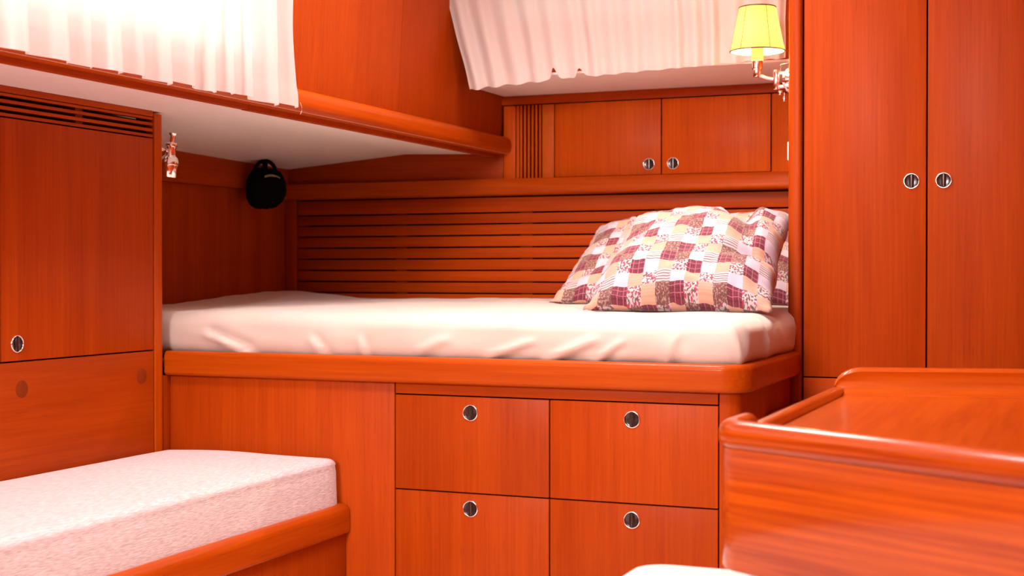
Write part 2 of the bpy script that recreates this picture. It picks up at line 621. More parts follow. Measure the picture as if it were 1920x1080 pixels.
bm = BM()
lean_panel(bm, 3.3055, 4.03, 1.20, 1.95)
wl = struct('wall_left', bm, 'wood_z', 'leaning varnished cabin side above the soffit rail')
struct('panel', lean_panel(BM(), 2.60, 3.3035, 1.20, 1.95), 'wood_z', '', wl)
for y0, y1, z0, z1 in ((0.85, 2.60, 1.20, 1.268), (-1.4, 0.85, 1.20, 1.32), (-1.4, 2.60, 1.74, 1.95), (0.35, 0.85, 1.32, 1.74), (-1.4, -0.9, 1.32, 1.74)):
    struct('panel', lean_panel(BM(), y0 + .001, y1 - .001, z0 + .001, z1 - .001), 'wood_y', '', wl)


def window_x(name, y0, y1, z0, z1, label):
    bm = BM()
    w = 0.03
    for a in ((y0, y1, z0, z0 + w), (y0, y1, z1 - w, z1), (y0, y0 + w, z0 + w, z1 - w), (y1 - w, y1, z0 + w, z1 - w)):
        box(bm, -1.70, -1.664, a[0], a[1], a[2], a[3], bev=0.004)
    o = struct(name, bm, 'solid_y', label)
    p = obj('pane', B(-1.690, -1.686, y0 + w, y1 - w, z0 + w, z1 - w, bev=0), 'glass', o, smooth=False)
    return o


window_x('window_1', 0.86, 2.59, 1.275, 1.73, 'long side window hidden behind the bright white curtain')
window_x('window_added', -0.89, 0.34, 1.33, 1.73, 'added side window out of view, for extra light')  # added out of view to carry the fill light

# soffit (white underside of the side deck), drooping slightly outboard
def soffit_z(x, y):
    if x > -2.0:
        return 1.212 + 0.010 * (x + 1.65) / -0.35
    k = (-2.0 - x) / 0.44
    return 1.222 - k * (0.022 + 0.016 * max(0, min(1, (y - 3.3) / 0.7)))


bm = BM()
xs = [-1.648, -1.8, -1.95, -2.0, -2.1, -2.2, -2.3, -2.46]
ys = [-1.4, 0, 1, 2, 2.7, 3, 3.3, 3.5, 3.7, 3.9, 4.05]
low = [[bm.verts.new((x, y, soffit_z(x, y))) for y in ys] for x in xs]
up = [[bm.verts.new((x, y, soffit_z(x, y) + 0.02)) for y in ys] for x in xs]
for i in range(len(xs) - 1):
    for j in range(len(ys) - 1):
        bm.faces.new((low[i][j], low[i][j + 1], low[i + 1][j + 1], low[i + 1][j]))
        bm.faces.new((up[i][j], up[i + 1][j], up[i + 1][j + 1], up[i][j + 1]))
for i in range(len(xs) - 1):
    for j in (0, len(ys) - 1):
        bm.faces.new((low[i][j], low[i + 1][j], up[i + 1][j], up[i][j]))
for j in range(len(ys) - 1):
    for i in (0, len(xs) - 1):
        bm.faces.new((low[i][j], up[i][j], up[i][j + 1], low[i][j + 1]))
struct('ceiling_soffit', bm, 'headliner', 'white underside of the side deck above the berth and locker')

# soffit rail
prof = round_rect(-0.042, 0.0, 1.2105, 1.264, (0.004, 0.020, 0.022, 0.004))
path = [(-1.636, -1.4 + 0.5 * i) for i in range(11)] + [(-1.636, 3.985), (-1.638, 3.997), (-1.645, 4.006)]
struct('trim_1', sweep(BM(), path, prof), 'solid_y', 'rounded wooden rail along the edge of the white soffit')

# aft hull side: slatted lining, shelf fascia
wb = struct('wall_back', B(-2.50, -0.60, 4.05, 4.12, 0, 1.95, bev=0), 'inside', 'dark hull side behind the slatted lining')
ze = [1.0835, 1.0335, 0.9995, 0.9640, 0.9275, 0.8915, 0.8550, 0.8190, 0.7830, 0.7470, 0.711]
for i in range(len(ze) - 1):
    struct('slat', B(-2.405, -0.652, 4.020, 4.040, ze[i + 1] + 0.0022, ze[i] - 0.0022, bev=0.002), 'wood_x', '', wb)
for x in (-2.395, -2.03, -1.60, -1.17, -0.70):
    struct('batten', B(x - 0.02, x + 0.02, 4.030, 4.050, 0.70, 1.08, bev=0), 'plug', '', wb)
struct('lining_panel', B(-2.46, -1.6645, 4.0, 4.05, 1.132, 1.25, bev=0.001), 'wood_x', '', wb)
struct('corner_strip', B(-2.445, -2.407, 4.005, 4.05, 0.66, 1.09, bev=0.004), 'wood_z', '', wb)
prof = [(0.0, 1.0845)] + [(0.040 + 0.012 * math.sin(a), 1.0965 - 0.012 * math.cos(a)) for a in [math.pi / 2 * k / 6 for k in range(7)]] + [(0.049, 1.131), (0.046, 1.1345), (0.0, 1.1345)]
# travelling +x, the right-hand normal is -y
struct('trim_2', sweep(BM(), [(-2.46, 4.02), (-1.6, 4.02), (-0.652, 4.02)], prof), 'solid_x', 'long wooden shelf lip under the small lockers')

# berth end wall at the far left
wl2 = struct('wall_berth_end', B(-2.50, -2.445, 2.70, 4.05, 0.0, 1.22, bev=0), 'wood_z', 'dark varnished end wall of the berth recess')
struct('upper_board', B(-2.445, -2.425, 2.74, 4.0, 1.108, 1.215, bev=0.003), 'wood_y', '', wl2)

# deck underside over the small lockers and the coaming with the rear window
bm = BM()
dk = [(-1.664, 4.05), (-1.664, 3.80), (-1.53, 3.606), (-0.652, 3.606), (-0.652, 4.05)]
a_ = [bm.verts.new((x, y, 1.3885)) for x, y in dk]; b_ = [bm.verts.new((x, y, 1.3945)) for x, y in dk]
bm.faces.new(a_); bm.faces.new(b_)
for i in range(5):
    bm.faces.new((a_[i], a_[(i + 1) % 5], b_[(i + 1) % 5], b_[i]))
struct('ceiling_deck', bm, 'headliner', 'white deck underside between rear curtain and small lockers')
bm = BM()
for a in ((-1.54, -0.652, 1.395, 1.53), (-1.66, -0.652, 1.82, 1.95), (-1.62, -1.52, 1.53, 1.82), (-0.78, -0.652, 1.53, 1.82)):
    box(bm, a[0], a[1], 3.615, 3.64, a[2], a[3], bev=0)
struct('wall_coaming', bm, 'solid_x', 'wooden coaming behind the rear curtain')
bm = BM()
for a in ((-1.52, -0.78, 1.53, 1.55), (-1.52, -0.78, 1.80, 1.82), (-1.52, -1.50, 1.55, 1.80), (-0.80, -0.78, 1.55, 1.80)):
    box(bm, a[0], a[1], 3.612, 3.645, a[2], a[3], bev=0.003)
w2 = struct('window_2', bm, 'solid_x', 'small coaming window behind the rear curtain')
obj('pane', B(-1.50, -0.80, 3.628, 3.632, 1.55, 1.80, bev=0), 'glass', w2, smooth=False)

# bulkhead between berth and wardrobe, with a rounded nosing
bk = struct('wall_bulkhead', B(-0.649, -0.621, 3.33, 4.12, 0, 1.95, bev=0), 'wood_z', 'varnished partition between berth and wardrobe')
path = [(-0.652, 3.34)]
bm = BM()
prof = round_rect(-0.652, -0.6185, 3.296, 3.34, (0.016, 0.010, 0, 0), 8)
lo_ = [bm.verts.new((x, y, 0.0)) for x, y in prof]; hi_ = [bm.verts.new((x, y, 1.95)) for x, y in prof]
for i in range(len(prof)):
    j = (i + 1) % len(prof)
    bm.faces.new((lo_[i], lo_[j], hi_[j], hi_[i]))
bm.faces.new(lo_); bm.faces.new(hi_)
struct('trim_3', bm, 'wood_z', 'rounded upright nosing beside the pillows and wardrobe')

# ------------------------------------------------------------------ berth
t = thing('berth', 'varnished built-in berth base with four drawers under the cream mattress', 'bed', (-1.3, 2.77, 0))
bm = BM()
box(bm, -1.995, -0.66, 2.792, 3.29, 0.06, 0.61, bev=0)
obj('carcass', bm, 'inside', t, smooth=False)
obj('plinth', B(-1.99, -0.70, 2.815, 3.28, 0.0, 0.07, bev=0.001), 'wood_x', t)
obj('platform', B(-2.43, -0.640, 2.775, 4.01, 0.625, 0.645, bev=0.001), 'wood_x', t)
obj('fixed_panel', B(-2.005, -1.4125, 2.770, 2.792, 0.06, 0.608, bev=0.001), 'wood_z', t)
obj('left_stile', B(-2.06, -2.003, 2.743, 2.7695, 0.0, 0.6075, bev=0.001), 'wood_z', t)
obj('top_rail', B(-1.4095, -0.686, 2.770, 2.792, 0.5835, 0.608, bev=0.001), 'wood_x', t)
DX = [(-1.4095, -1.0490), (-1.0460, -0.6860)]
DZ = [(0.3745, 0.5805), (0.1650, 0.3715)]
KX = [-1.229, -0.866]
KZ = [0.547, 0.340]
for (x0, x1), kx in zip(DX, KX):
    for (z0, z1), kz in zip(DZ, KZ):
        d = obj('drawer', B(x0, x1, 2.770, 2.792, z0, z1, bev=0.0012), 'wood_z', t)
        latch(d, (kx, 2.770, kz), '-y')
obj('bottom_rail', B(-1.4095, -0.686, 2.770, 2.792, 0.06, 0.162, bev=0.001), 'wood_x', t)
# rounded corner stile and end panel in one bent board
path = fillet([(-0.6830, 2.770), (-0.643, 2.770), (-0.643, 3.296)], [0.032], 8)
obj('end_panel', sweep(BM(), path, [(0, 0.06), (0, 0.608), (-0.02, 0.608), (-0.02, 0.06)]), 'wood_z', t)
path = fillet([(-2.003, 2.745), (-0.620, 2.745), (-0.620, 3.296)], [0.062], 14)
prof = round_rect(-0.034, 0.0, 0.608, 0.665, (0.003, 0.010, 0.012, 0.006))
obj('rim', sweep(BM(), path, prof), 'solid_x', t)

# mattress
def gauss(d, s):
    return math.exp(-(d / s) ** 2)


FOLDS = [  # (x, z, dx, dz, width, height) creases in the front face
    (-1.90, 0.700, 0.10, -0.03, 0.008, 0.006), (-1.86, 0.690, 0.07, -0.025, 0.006, 0.005),
    (-1.10, 0.700, -0.09, -0.03, 0.007, 0.005), (-0.96, 0.705, -0.10, -0.04, 0.008, 0.006),
    (-0.90, 0.70, -0.05, -0.035, 0.006, 0.005), (-1.62, 0.69, 0.03, -0.03, 0.008, 0.004),
    (-1.50, 0.69, 0.01, -0.03, 0.007, 0.004), (-1.30, 0.70, -0.05, -0.02, 0.008, 0.004),
    (-0.78, 0.71, -0.02, -0.05, 0.008, 0.004),
]
TUCKS = [(-0.665, 2.80, 0.010, 0.007), (-0.645, 2.98, 0.010, 0.008)]


def mat_disp(p, n):
    d = Vector((0, 0, 0))
    fz = max(0, min(1, (p.z - 0.70) / 0.05))
    # loose cloth
    a = noise.noise(Vector((p.x * 7, p.y * 7, p.z * 16))) * 0.004 + noise.noise(Vector((p.x * 22, p.y * 22, p.z * 30))) * 0.0013
    d += n * a
    if n.y < -0.3:
        for x, z, dx, dz, w, h in FOLDS:
            L = math.hypot(dx, dz)
            ux, uz = dx / L, dz / L
            s = (p.x - x) * ux + (p.z - z) * uz
            q = -(p.x - x) * uz + (p.z - z) * ux
            e = 1 if 0 <= s <= L else gauss(min(abs(s), abs(s - L)), 0.015)
            d += n * 1.15 * h * e * (gauss(q, w * 1.3) - 0.6 * gauss(q - w * 2.2, w * 1.3))
    if p.x > -0.72:
        for x, y, w, h in TUCKS:
            q = (p.x - x) + (p.y - y) * 0.9 + (p.z - 0.71) * 0.35
            d += n * h * gauss(q, w) * max(0, 1 - abs(p.z - 0.70) / 0.07)
    # the sides belly out a little and tuck in at the rim
    if abs(n.z) < 0.7:
        d += n * 0.006 * math.sin(max(0, min(1, (p.z - 0.655) / 0.09)) * math.pi)
    # top rises slightly towards the hull side and the far left corner
    if n.z > 0.3:
        d.z += 0.012 * max(0, (p.y - 2.9) / 1.1) + 0.022 * max(0, min(1, (-p.x - 2.15) / 0.25)) * max(0, min(1, (p.y - 3.3) / 0.5))
        d.z += noise.noise(Vector((p.x * 3.1, p.y * 3.1, 4.2))) * 0.004
    return d


bm = rounded_box(BM(), (-2.425, 2.782, 0.652), (-0.638, 4.005, 0.757), (0.045, 0.035, 0.030), 0.0085, mat_disp)
tag(obj('mattress', bm, 'sheet', loc=(-1.5, 3.3, 0.655), angle=180), 'cream sheeted mattress filling the berth below the pillows', 'mattress')

# ------------------------------------------------------------------ pillows
PAT = [['p', 'b', 'l', 'f'], ['f', 's', 'w', 'p'], ['w', 'p', 'f', 'l'], ['s', 'l', 'b', 'w']]
PM = ['patch_peach', 'patch_white', 'patch_brown', 'patch_plaid', 'patch_floral', 'patch_stripe']
PI = {'p': 0, 'w': 1, 'b': 2, 'l': 3, 'f': 4, 's': 5}


def pillow(name, label, org, ux, vx, W, H, T, cols, rows, seed, warp, floor_z, shift=0, sub=4):
    """org = middle of the lower edge; ux, vx = unit width and height directions"""
    ux = Vector(ux).normalized(); vx = Vector(vx).normalized()
    nx = ux.cross(vx).normalized()
    bm = BM()
    uvl = bm.loops.layers.uv.new('UVMap')
    nu, nv = cols * sub, rows * sub
    grids = []
    for side in (1, -1):
        g = []
        for j in range(nv + 1):
            row = []
            for i in range(nu + 1):
                u = 2 * i / nu - 1; v = 2 * j / nv - 1
                fu = max(0, 1 - abs(u) ** 2.6); fv = max(0, 1 - abs(v) ** 2.6)
                th = T * 0.5 * (fu ** 0.55) * (fv ** 0.55)
                # corners stay out, edges draw in
                x = u * W / 2 * (1 - 0.07 * (1 - v * v) * abs(u) ** 3)
                y = (v + 1) * H / 2 + (-v * 0.06 * H * (1 - u * u) * abs(v) ** 3)
                q = Vector((u * 2.2, v * 2.2, seed))
                wr = noise.noise(q * 1.3) * 0.014 + noise.noise(q * 3.4) * 0.006 + noise.noise(q * 8) * 0.0022
                edge = max(abs(u), abs(v))
                ruff = max(0, (edge - 0.8) / 0.2)
                wr2 = noise.noise(Vector((u * 9, v * 9, seed + 5))) * 0.012 * ruff
                dx, dy, dz = warp(u, v)
                p = Vector(org) + ux * (x + dx) + vx * (y + dy) + nx * (side * th + wr * (1 - ruff * 0.4) + wr2 + dz)
                if p.z < floor_z + 0.001:
                    p.z = floor_z + 0.001 + 0.1 * max(0, p.z - floor_z + 0.03) * (side > 0)
                row.append(p)
            g.append(row)
        grids.append(g)
    vt = []
    for s, g in enumerate(grids):
        vv = []
        for j, row in enumerate(g):
            r_ = []
            for i, p in enumerate(row):
                if s == 1 and (i in (0, nu) or j in (0, nv)):
                    r_.append(vt[0][j][i])
                else:
                    r_.append(bm.verts.new(p))
            vv.append(r_)
        vt.append(vv)
    for s in (0, 1):
        for j in range(nv):
            for i in range(nu):
                q = [vt[s][j][i], vt[s][j][i + 1], vt[s][j + 1][i + 1], vt[s][j + 1][i]]
                try:
                    f = bm.faces.new(q)
                except ValueError:
                    continue
                c, r_ = i // sub, j // sub
                f.material_index = PI[PAT[(r_ + shift) % 4][(c + 2 * s) % 4]]
                co = [(i, j), (i + 1, j), (i + 1, j + 1), (i, j + 1)]
                for l, (a, d) in zip(f.loops, co):
                    l[uvl].uv = (a / sub, d / sub)
    o = obj(name, bm, PM, loc=tuple(org), angle=180)
    tag(o, label, 'pillow', 'patchwork pillows on the berth')
    # narrow piped edge
    return o


def warp1(u, v):
    dz = 0; dy = 0
    dx = -0.034 * (v + 1) / 2 * max(0, u)
    # dent near the top right and a fold on the right
    dy -= 0.035 * gauss(u - 0.34, 0.16) * max(0, v) ** 2
    dy += 0.026 * gauss(u + 0.8, 0.18) * max(0, v) ** 3
    dz -= 0.035 * gauss(u - 0.36 - 0.25 * (1 - v), 0.13) * max(0, min(1, v + 0.3))
    dz -= 0.028 * gauss((v + 0.25) - 0.35 * (u - 0.6), 0.10) * max(0, min(1, (u - 0.3) / 0.4))
    return dx, dy, dz


def warp2(u, v):
    k = max(0, v) ** 4
    dy = 0.085 * gauss(u - 0.97, 0.07) * k - 0.055 * gauss(u + 1.0, 0.22) * k
    dx = 0.030 * gauss(u + 1.0, 0.22) * k
    return dx, dy, 0


MZ = 0.768
pillow('pillow', 'patchwork pillow leaning on the slats, mostly behind the other pillow',
       (-1.005, 3.54, MZ), (0.62, 0.04, 0.0), (0.02, 0.36, 0.235), 0.66, 0.42, 0.15, 20, 13, 3.3, warp2, MZ - 0.004, shift=0)
pillow('pillow', 'front patchwork pillow nearest the mattress edge beside the wooden nosing',
       (-0.853, 3.045, MZ - 0.004), (0.42, 0.0, 0.0), (0.02, 0.348, 0.228), 0.435, 0.41, 0.17, 13, 13, 8.1, warp1, MZ - 0.008, shift=0)

# ------------------------------------------------------------------ left locker
t = thing('locker', 'tall varnished locker with louvred top left of the berth', 'cabinet', (-2.22, 1.8, 0))
XF = -2.0
obj('carcass', B(-2.44, XF - 0.020, 0.6, 2.70, 0.0, 1.200, bev=0), 'inside', t, smooth=False)
for y0, y1, ky in ((1.20, 2.2035, 1.25), (2.2075, 2.7005, 2.251)):
    d = obj('door', B(XF - 0.018, XF, y0, y1, 0.6705, 1.158, bev=0.0012), 'wood_z', t)
    latch(d, (XF, ky, 0.705), '+x')
obj('lower_panel', B(XF - 0.018, XF, 0.6, 2.7005, 0.20, 0.6675, bev=0.0015), 'wood_y', t)
for y in (2.265, 2.656):
    obj('plug', lathe(BM(), [(0.0178, -0.002), (0.0178, 0.0003), (0.0165, 0.0006)], (XF, y, 0.6125), (1, 0, 0), 28), 'plug', t)
obj('cornice', B(XF - 0.018, XF + 0.001, 0.6, 2.7005, 1.2085, 1.2215, bev=0.001), 'wood_y', t)
for z0, z1 in ((1.2015, 1.2070), (1.1880, 1.1945), (1.1740, 1.1810), (1.1610, 1.1675)):
    obj('louvre_slat', B(XF - 0.016, XF, 0.6, 2.7005, z0, z1, bev=0.0008), 'wood_y', t)
for y in (1.6, 2.45):
    obj('louvre_divider', B(XF - 0.018, XF - 0.006, y - 0.012, y + 0.012, 1.161, 1.207, bev=0), 'plug', t)
bm = BM()
prof = round_rect(-2.05, XF + 0.002, 2.7035, 2.742, (0, 0.002, 0.016, 0.002), 8)
lo_ = [bm.verts.new((x, y, 0.0)) for x, y in prof]; hi_ = [bm.verts.new((x, y, 1.2165)) for x, y in prof]
for i in range(len(prof)):
    j = (i + 1) % len(prof)
    bm.faces.new((lo_[i], lo_[j], hi_[j], hi_[i]))
bm.faces.new(lo_); bm.faces.new(hi_)
obj('post', bm, 'solid_z', t)
obj('side_panel', B(-2.44, -2.05, 2.715, 2.738, 0.0, 1.195, bev=0), 'wood_z', t)

# ------------------------------------------------------------------ settee
t = thing('settee', 'varnished settee base with rounded front rail under the pink cushion', 'bench', (-1.76, 1.6, 0))
obj('front_panel', B(-1.555, -1.532, 0.5, 2.766, 0.0, 0.275, bev=0.001), 'wood_z', t)
obj('seat_board', B(-1.998, -1.552, 0.5, 2.766, 0.255, 0.275, bev=0.001), 'wood_y', t)
prof = round_rect(-0.032, 0.0, 0.268, 0.334, (0.003, 0.008, 0.020, 0.006))
obj('front_rail', sweep(BM(), [(-1.5215, 0.5), (-1.5215, 1.6), (-1.5215, 2.764)], prof), 'solid_y', t)
SX0, SX1 = -1.996, -1.542


def cush_disp(p, n):
    d = n * (noise.noise(Vector((p.x * 5, p.y * 4, p.z * 8))) * 0.003)
    if n.z > 0.4:
        d.z += 0.004 * math.sin(max(0, min(1, (p.x - SX0) / (SX1 - SX0))) * math.pi)
    # stitched seam just under the front edge
    if n.x > 0.5:
        d.x -= 0.0035 * gauss(p.z - 0.4175, 0.0022)
    return d


bm = rounded_box(BM(), (SX0, 0.55, 0.2755), (SX1, 2.762, 0.437), (0.020, 0.040, 0.018), 0.02, cush_disp)
tag(obj('seat_cushion', bm, 'cushion_fabric', loc=(-1.76, 1.6, 0.276), angle=180), 'pale pink woven seat cushion on the settee', 'cushion')

# ------------------------------------------------------------------ small lockers over the berth
t = thing('wall_cabinet', 'low varnished wall cabinet with two latched doors above the berth shelf', 'cabinet', (-1.15, 4.0, 1.1345))
obj('carcass', B(-1.66, -0.655, 4.021, 4.05, 1.1345, 1.388, bev=0), 'inside', t, smooth=False)
Z0, Z1 = 1.1375, 1.3585
for x0, x1, kx in ((-1.4955, -1.1635, -1.199), (-1.1600, -0.8395, -1.126)):
    d = obj('door', B(x0, x1, 4.0, 4.018, Z0, Z1, bev=0.0012), 'lit_wood_z', t)
    latch(d, (kx, 4.0, 1.168), '-y')
obj('stile', B(-0.8360, -0.654, 4.0, 4.02, 1.1345, Z1, bev=0.001), 'lit_wood_z', t)
obj('stile', B(-1.6630, -1.6245, 4.0, 4.02, 1.1345, Z1, bev=0.001), 'lit_wood_z', t)
obj('stile', B(-1.5365, -1.4985, 4.0, 4.02, 1.1345, Z1, bev=0.001), 'pale_z', t)
obj('top_rail', B(-1.678, -0.654, 3.998, 4.02, 1.3615, 1.3875, bev=0.001), 'wood_x', t)
for i in range(7):
    x = -1.6215 + i * 0.01245
    w = 0.0064 if 0 < i < 6 else 0.0062
    obj('vent_slat', B(x, x + w + (0.003 if i in (0,) else 0), 4.0, 4.016, 1.1345, Z1, bev=0.0008), 'lit_wood_z', t)

# ------------------------------------------------------------------ wardrobe
t = thing('wardrobe', 'tall varnished wardrobe with two latched doors right of the berth', 'wardrobe', (-0.1, 3.4, 0))
WY = 3.300
obj('carcass', B(-0.614, 0.60, WY + 0.020, 3.95, 0.0, 1.94, bev=0), 'inside', t, smooth=False)
for x0, x1, kx in ((-0.6140, -0.3395, -0.371), (-0.3360, -0.0620, -0.301), (-0.0585, 0.60, 0.55)):
    d = obj('door', B(x0, x1, WY, WY + 0.018, 0.6065, 1.93, bev=0.0012), 'wood_z', t)
    if kx < 0.5: latch(d, (kx, WY, 1.056), '-y')
obj('lower_panel', B(-0.6140, 0.60, WY, WY + 0.018, 0.30, 0.6035, bev=0.0012), 'wood_x', t)
obj('kick_panel', B(-0.6140, 0.60, WY, WY + 0.018, 0.0, 0.297, bev=0.0012), 'wood_x', t)

# step locker between berth end and wardrobe
t = thing('step_locker', 'low varnished step with rounded edge between berth end and wardrobe', 'step', (-0.2, 3.15, 0))
obj('body', B(-0.635, 0.30, 3.03, 3.298, 0.0, 0.515, bev=0.002), 'wood_x', t)
prof = round_rect(-0.278, 0.0, 0.5155, 0.545, (0.002, 0.012, 0.014, 0.002))
obj('top', sweep(BM(), [(-0.637, 3.018), (0.0, 3.018), (0.31, 3.018)], prof), 'desk_x', t)

# ------------------------------------------------------------------ chart table
t = thing('chart_table', 'glossy varnished chart table with raised rails in the foreground', 'table', (-0.1, 2.1, 0))
TZ = 0.630
FD = Vector((0.8666, -0.499))
FL = Vector((-0.432, 1.742))             # outer front-left corner
FR = FL + FD * 0.95
BL = Vector((-0.426, 2.575))
BR = Vector((0.36, 2.775))
front = fillet([tuple(FR), tuple(FL), (-0.4285, 1.90)], [0.055], 16)
# travelling right to left then away: outside of the table is on the left, so n is negative outside
inner = [(-0.415, 1.80), (-0.408, 2.56), (0.35, 2.755), (0.36, 1.33)]
bm = BM()
a_ = [bm.verts.new((x, y, TZ - 0.022)) for x, y in inner]; b_ = [bm.verts.new((x, y, TZ)) for x, y in inner]
bm.faces.new(a_); bm.faces.new(b_)
for i in range(4):
    j = (i + 1) % 4
    bm.faces.new((a_[i], a_[j], b_[j], b_[i]))
obj('top_board', bm, 'desk_y', t, smooth=False)
# apron, bent round the corner and along the left side
apath = fillet([tuple(FR), tuple(FL), tuple(BL)], [0.055], 16)
prof = [(0.0, 0.480), (0.002, 0.476), (0.018, 0.476), (0.020, 0.480), (0.020, TZ - 0.001), (0.0, TZ - 0.001)]
obj('apron', sweep(BM(), apath, prof), 'desk_front', t)
# tall front rail whose end rolls down on the left side
rp = round_rect(-0.006, 0.026, TZ - 0.002, TZ + 0.034, (0.012, 0.004, 0.012, 0.018), 6)
nfront = len(front)
ends = fillet([tuple(FR), tuple(FL), (-0.4285, 1.835)], [0.055], 16)
tail = [Vector((-0.4285 + 0.0, 1.835 + 0.026 * k / 6)) for k in range(1, 7)]
rpath = ends[:-1] + [Vector((-0.4285, 1.83))] + tail
nr_ = len(rpath)


def rscale(i, a, z):
    k = max(0.0, (i - (nr_ - 7)) / 6)
    s = math.sqrt(max(0.0, 1 - k * k)) if k > 0 else 1
    return 0.010 + (a - 0.010) * (0.55 + 0.45 * s), TZ - 0.002 + (z - TZ + 0.002) * (0.25 + 0.75 * s)


obj('front_rail', sweep(BM(), rpath, rp, rscale), 'desk_front', t)
# low side fiddle
lp = round_rect(-0.002, 0.022, TZ - 0.002, TZ + 0.014, (0.002, 0.002, 0.008, 0.008), 5)
obj('side_fiddle', sweep(BM(), [(-0.4285, 1.84), (-0.427, 2.2), (-0.425, 2.56)], lp), 'desk_y', t)
# tall back rail with a cove on the inside, rolled end on the left
bp_ = [(0.0, TZ - 0.002), (0.046, TZ - 0.002), (0.042, TZ + 0.002), (0.030, TZ + 0.006), (0.021, TZ + 0.014), (0.017, TZ + 0.026), (0.017, TZ + 0.034),
       (0.019, TZ + 0.042), (0.016, TZ + 0.047), (0.008, TZ + 0.049), (0.001, TZ + 0.046), (-0.002, TZ + 0.040)]
bd = (BR - BL).normalized()
bpath = [BL + bd * (0.050 * (1 - math.cos(math.pi / 2 * k / 8))) for k in range(0, 9)] + [BL + bd * 0.3, BR]


def bscale(i, a, z):
    if i < 8:
        s = math.sqrt(max(0, 1 - (1 - (1 - math.cos(math.pi / 2 * i / 8))) ** 2))
    else:
        s = 1
    return a, TZ - 0.002 + (z - TZ + 0.002) * (0.22 + 0.78 * s)


obj('back_rail', sweep(BM(), bpath, bp_, bscale), 'desk_back', t)
obj('pedestal', B(-0.20, 0.34, 1.98, 2.60, 0.0, TZ - 0.023, bev=0.002), 'wood_z', t)

# seat tucked under the chart table
t = thing('seat_box', 'wooden seat box under the white seat pad', 'seat', (-0.25, 1.5, 0))
obj('body', B(-0.56, 0.05, 1.25, 1.90, 0.0, 0.365, bev=0.003), 'wood_z', t)
bm = BM()
pts = round_rect(-0.590, 0.08, 1.22, 1.918, (0.05, 0.05, 0.05, 0.045), 8)
levels = [(0.012, 0.3655), (0.003, 0.372), (0.0, 0.385), (0.0, 0.422), (0.004, 0.434), (0.016, 0.440)]
cx, cy = -0.255, 1.57
rings = []
for ins, z in levels:
    ring = []
    for x, y in pts:
        d = Vector((cx - x, cy - y)).normalized()
        ring.append(bm.verts.new((x + d.x * ins, y + d.y * ins, z)))
    rings.append(ring)
for a, c in zip(rings, rings[1:]):
    for i in range(len(pts)):
        j = (i + 1) % len(pts)
        bm.faces.new((a[i], a[j], c[j], c[i]))
bm.faces.new(rings[0]); bm.faces.new(rings[-1])
tag(obj('seat_pad', bm, 'seat_white', loc=(-0.25, 1.5, 0.3655)), 'smooth white seat pad peeking out below the chart table', 'cushion')

# ------------------------------------------------------------------ curtains
def sharp_wave(t, k=0.62):
    """rounded but lopsided pleat profile, period 1, range -1..1"""
    t = t % 1.0
    if t < k: return -math.cos(math.pi * t / k)
    return math.cos(math.pi * (t - k) / (1 - k))


# side curtain: pleats along y
bm = BM()
Y0, Y1 = 0.95, 2.685
ZT = 1.80
rng = random.Random(5)
edges = [Y0]
while edges[-1] < Y1 - 0.02:
    edges.append(edges[-1] + rng.uniform(0.055, 0.105))
edges[-1] = Y1
amps = [rng.uniform(0.6, 1.15) for _ in edges]
hems = [rng.uniform(-0.004, 0.0025) for _ in edges]
NY, NZ = 520, 40
grid = []
for j in range(NZ + 1):
    f = j / NZ
    row = []
    for i in range(NY + 1):
        y = Y0 + (Y1 - Y0) * i / NY
        k = max(q for q in range(len(edges)) if edges[q] <= y + 1e-9)
        k = min(k, len(edges) - 2)
        u = (y - edges[k]) / (edges[k + 1] - edges[k])
        # each pleat swells out and tucks back sharply at its right end
        s = (u ** 0.8 if u < 0.85 else 1 - ((u - 0.85) / 0.15) ** 2 * 1.0)
        am = amps[k] * (0.55 + 0.45 * (1 - f))
        x = -1.622 + 0.026 * am * s + 0.004 * noise.noise(Vector((y * 14, f * 3, 1.7)))
        yy = y + (0.010 * (1 - f) * math.sin(u * math.pi * 2) * amps[k] if u < 0.999 else 0) + 0.004 * noise.noise(Vector((y * 5, f * 4, 9.1)))
        zb = 1.207 + hems[k] + 0.005 * (y - 1.7) - 0.004 * (u - 0.5)
        z = ZT + (zb - ZT) * (1 - f) if True else 0
        # hem band
        h = (z - zb)
        if h < 0.034: x += 0.0018
        if abs(h - 0.034) < 0.004: x -= 0.0015
        # flare of the free end
        if y > Y1 - 0.06:
            e = (y - (Y1 - 0.06)) / 0.06
            yy += 0.012 * e * gauss(f, 0.10) - 0.008 * e * gauss(f - 0.25, 0.15)
        row.append(bm.verts.new((x, yy, z)))
    grid.append(row)
for j in range(NZ):
    for i in range(NY):
        bm.faces.new((grid[j][i], grid[j][i + 1], grid[j + 1][i + 1], grid[j + 1][i]))
t = thing('curtain', 'bright sunlit white curtain over the side window above the locker', 'curtain', (-1.61, 1.8, 1.20))
obj('cloth', bm, 'curtain', t, angle=180)
tube_pts = [(-1.600, 2.686, 1.222), (-1.598, 2.690, 1.212), (-1.599, 2.691, 1.203), (-1.600, 2.687, 1.196)]
obj('loose_thread', tube(BM(), tube_pts, 0.0005, 6), 'curtain', t)
obj('rod', tube(BM(), [(-1.615, 0.9, 1.80), (-1.615, 2.72, 1.80)], 0.006), 'chrome', t)

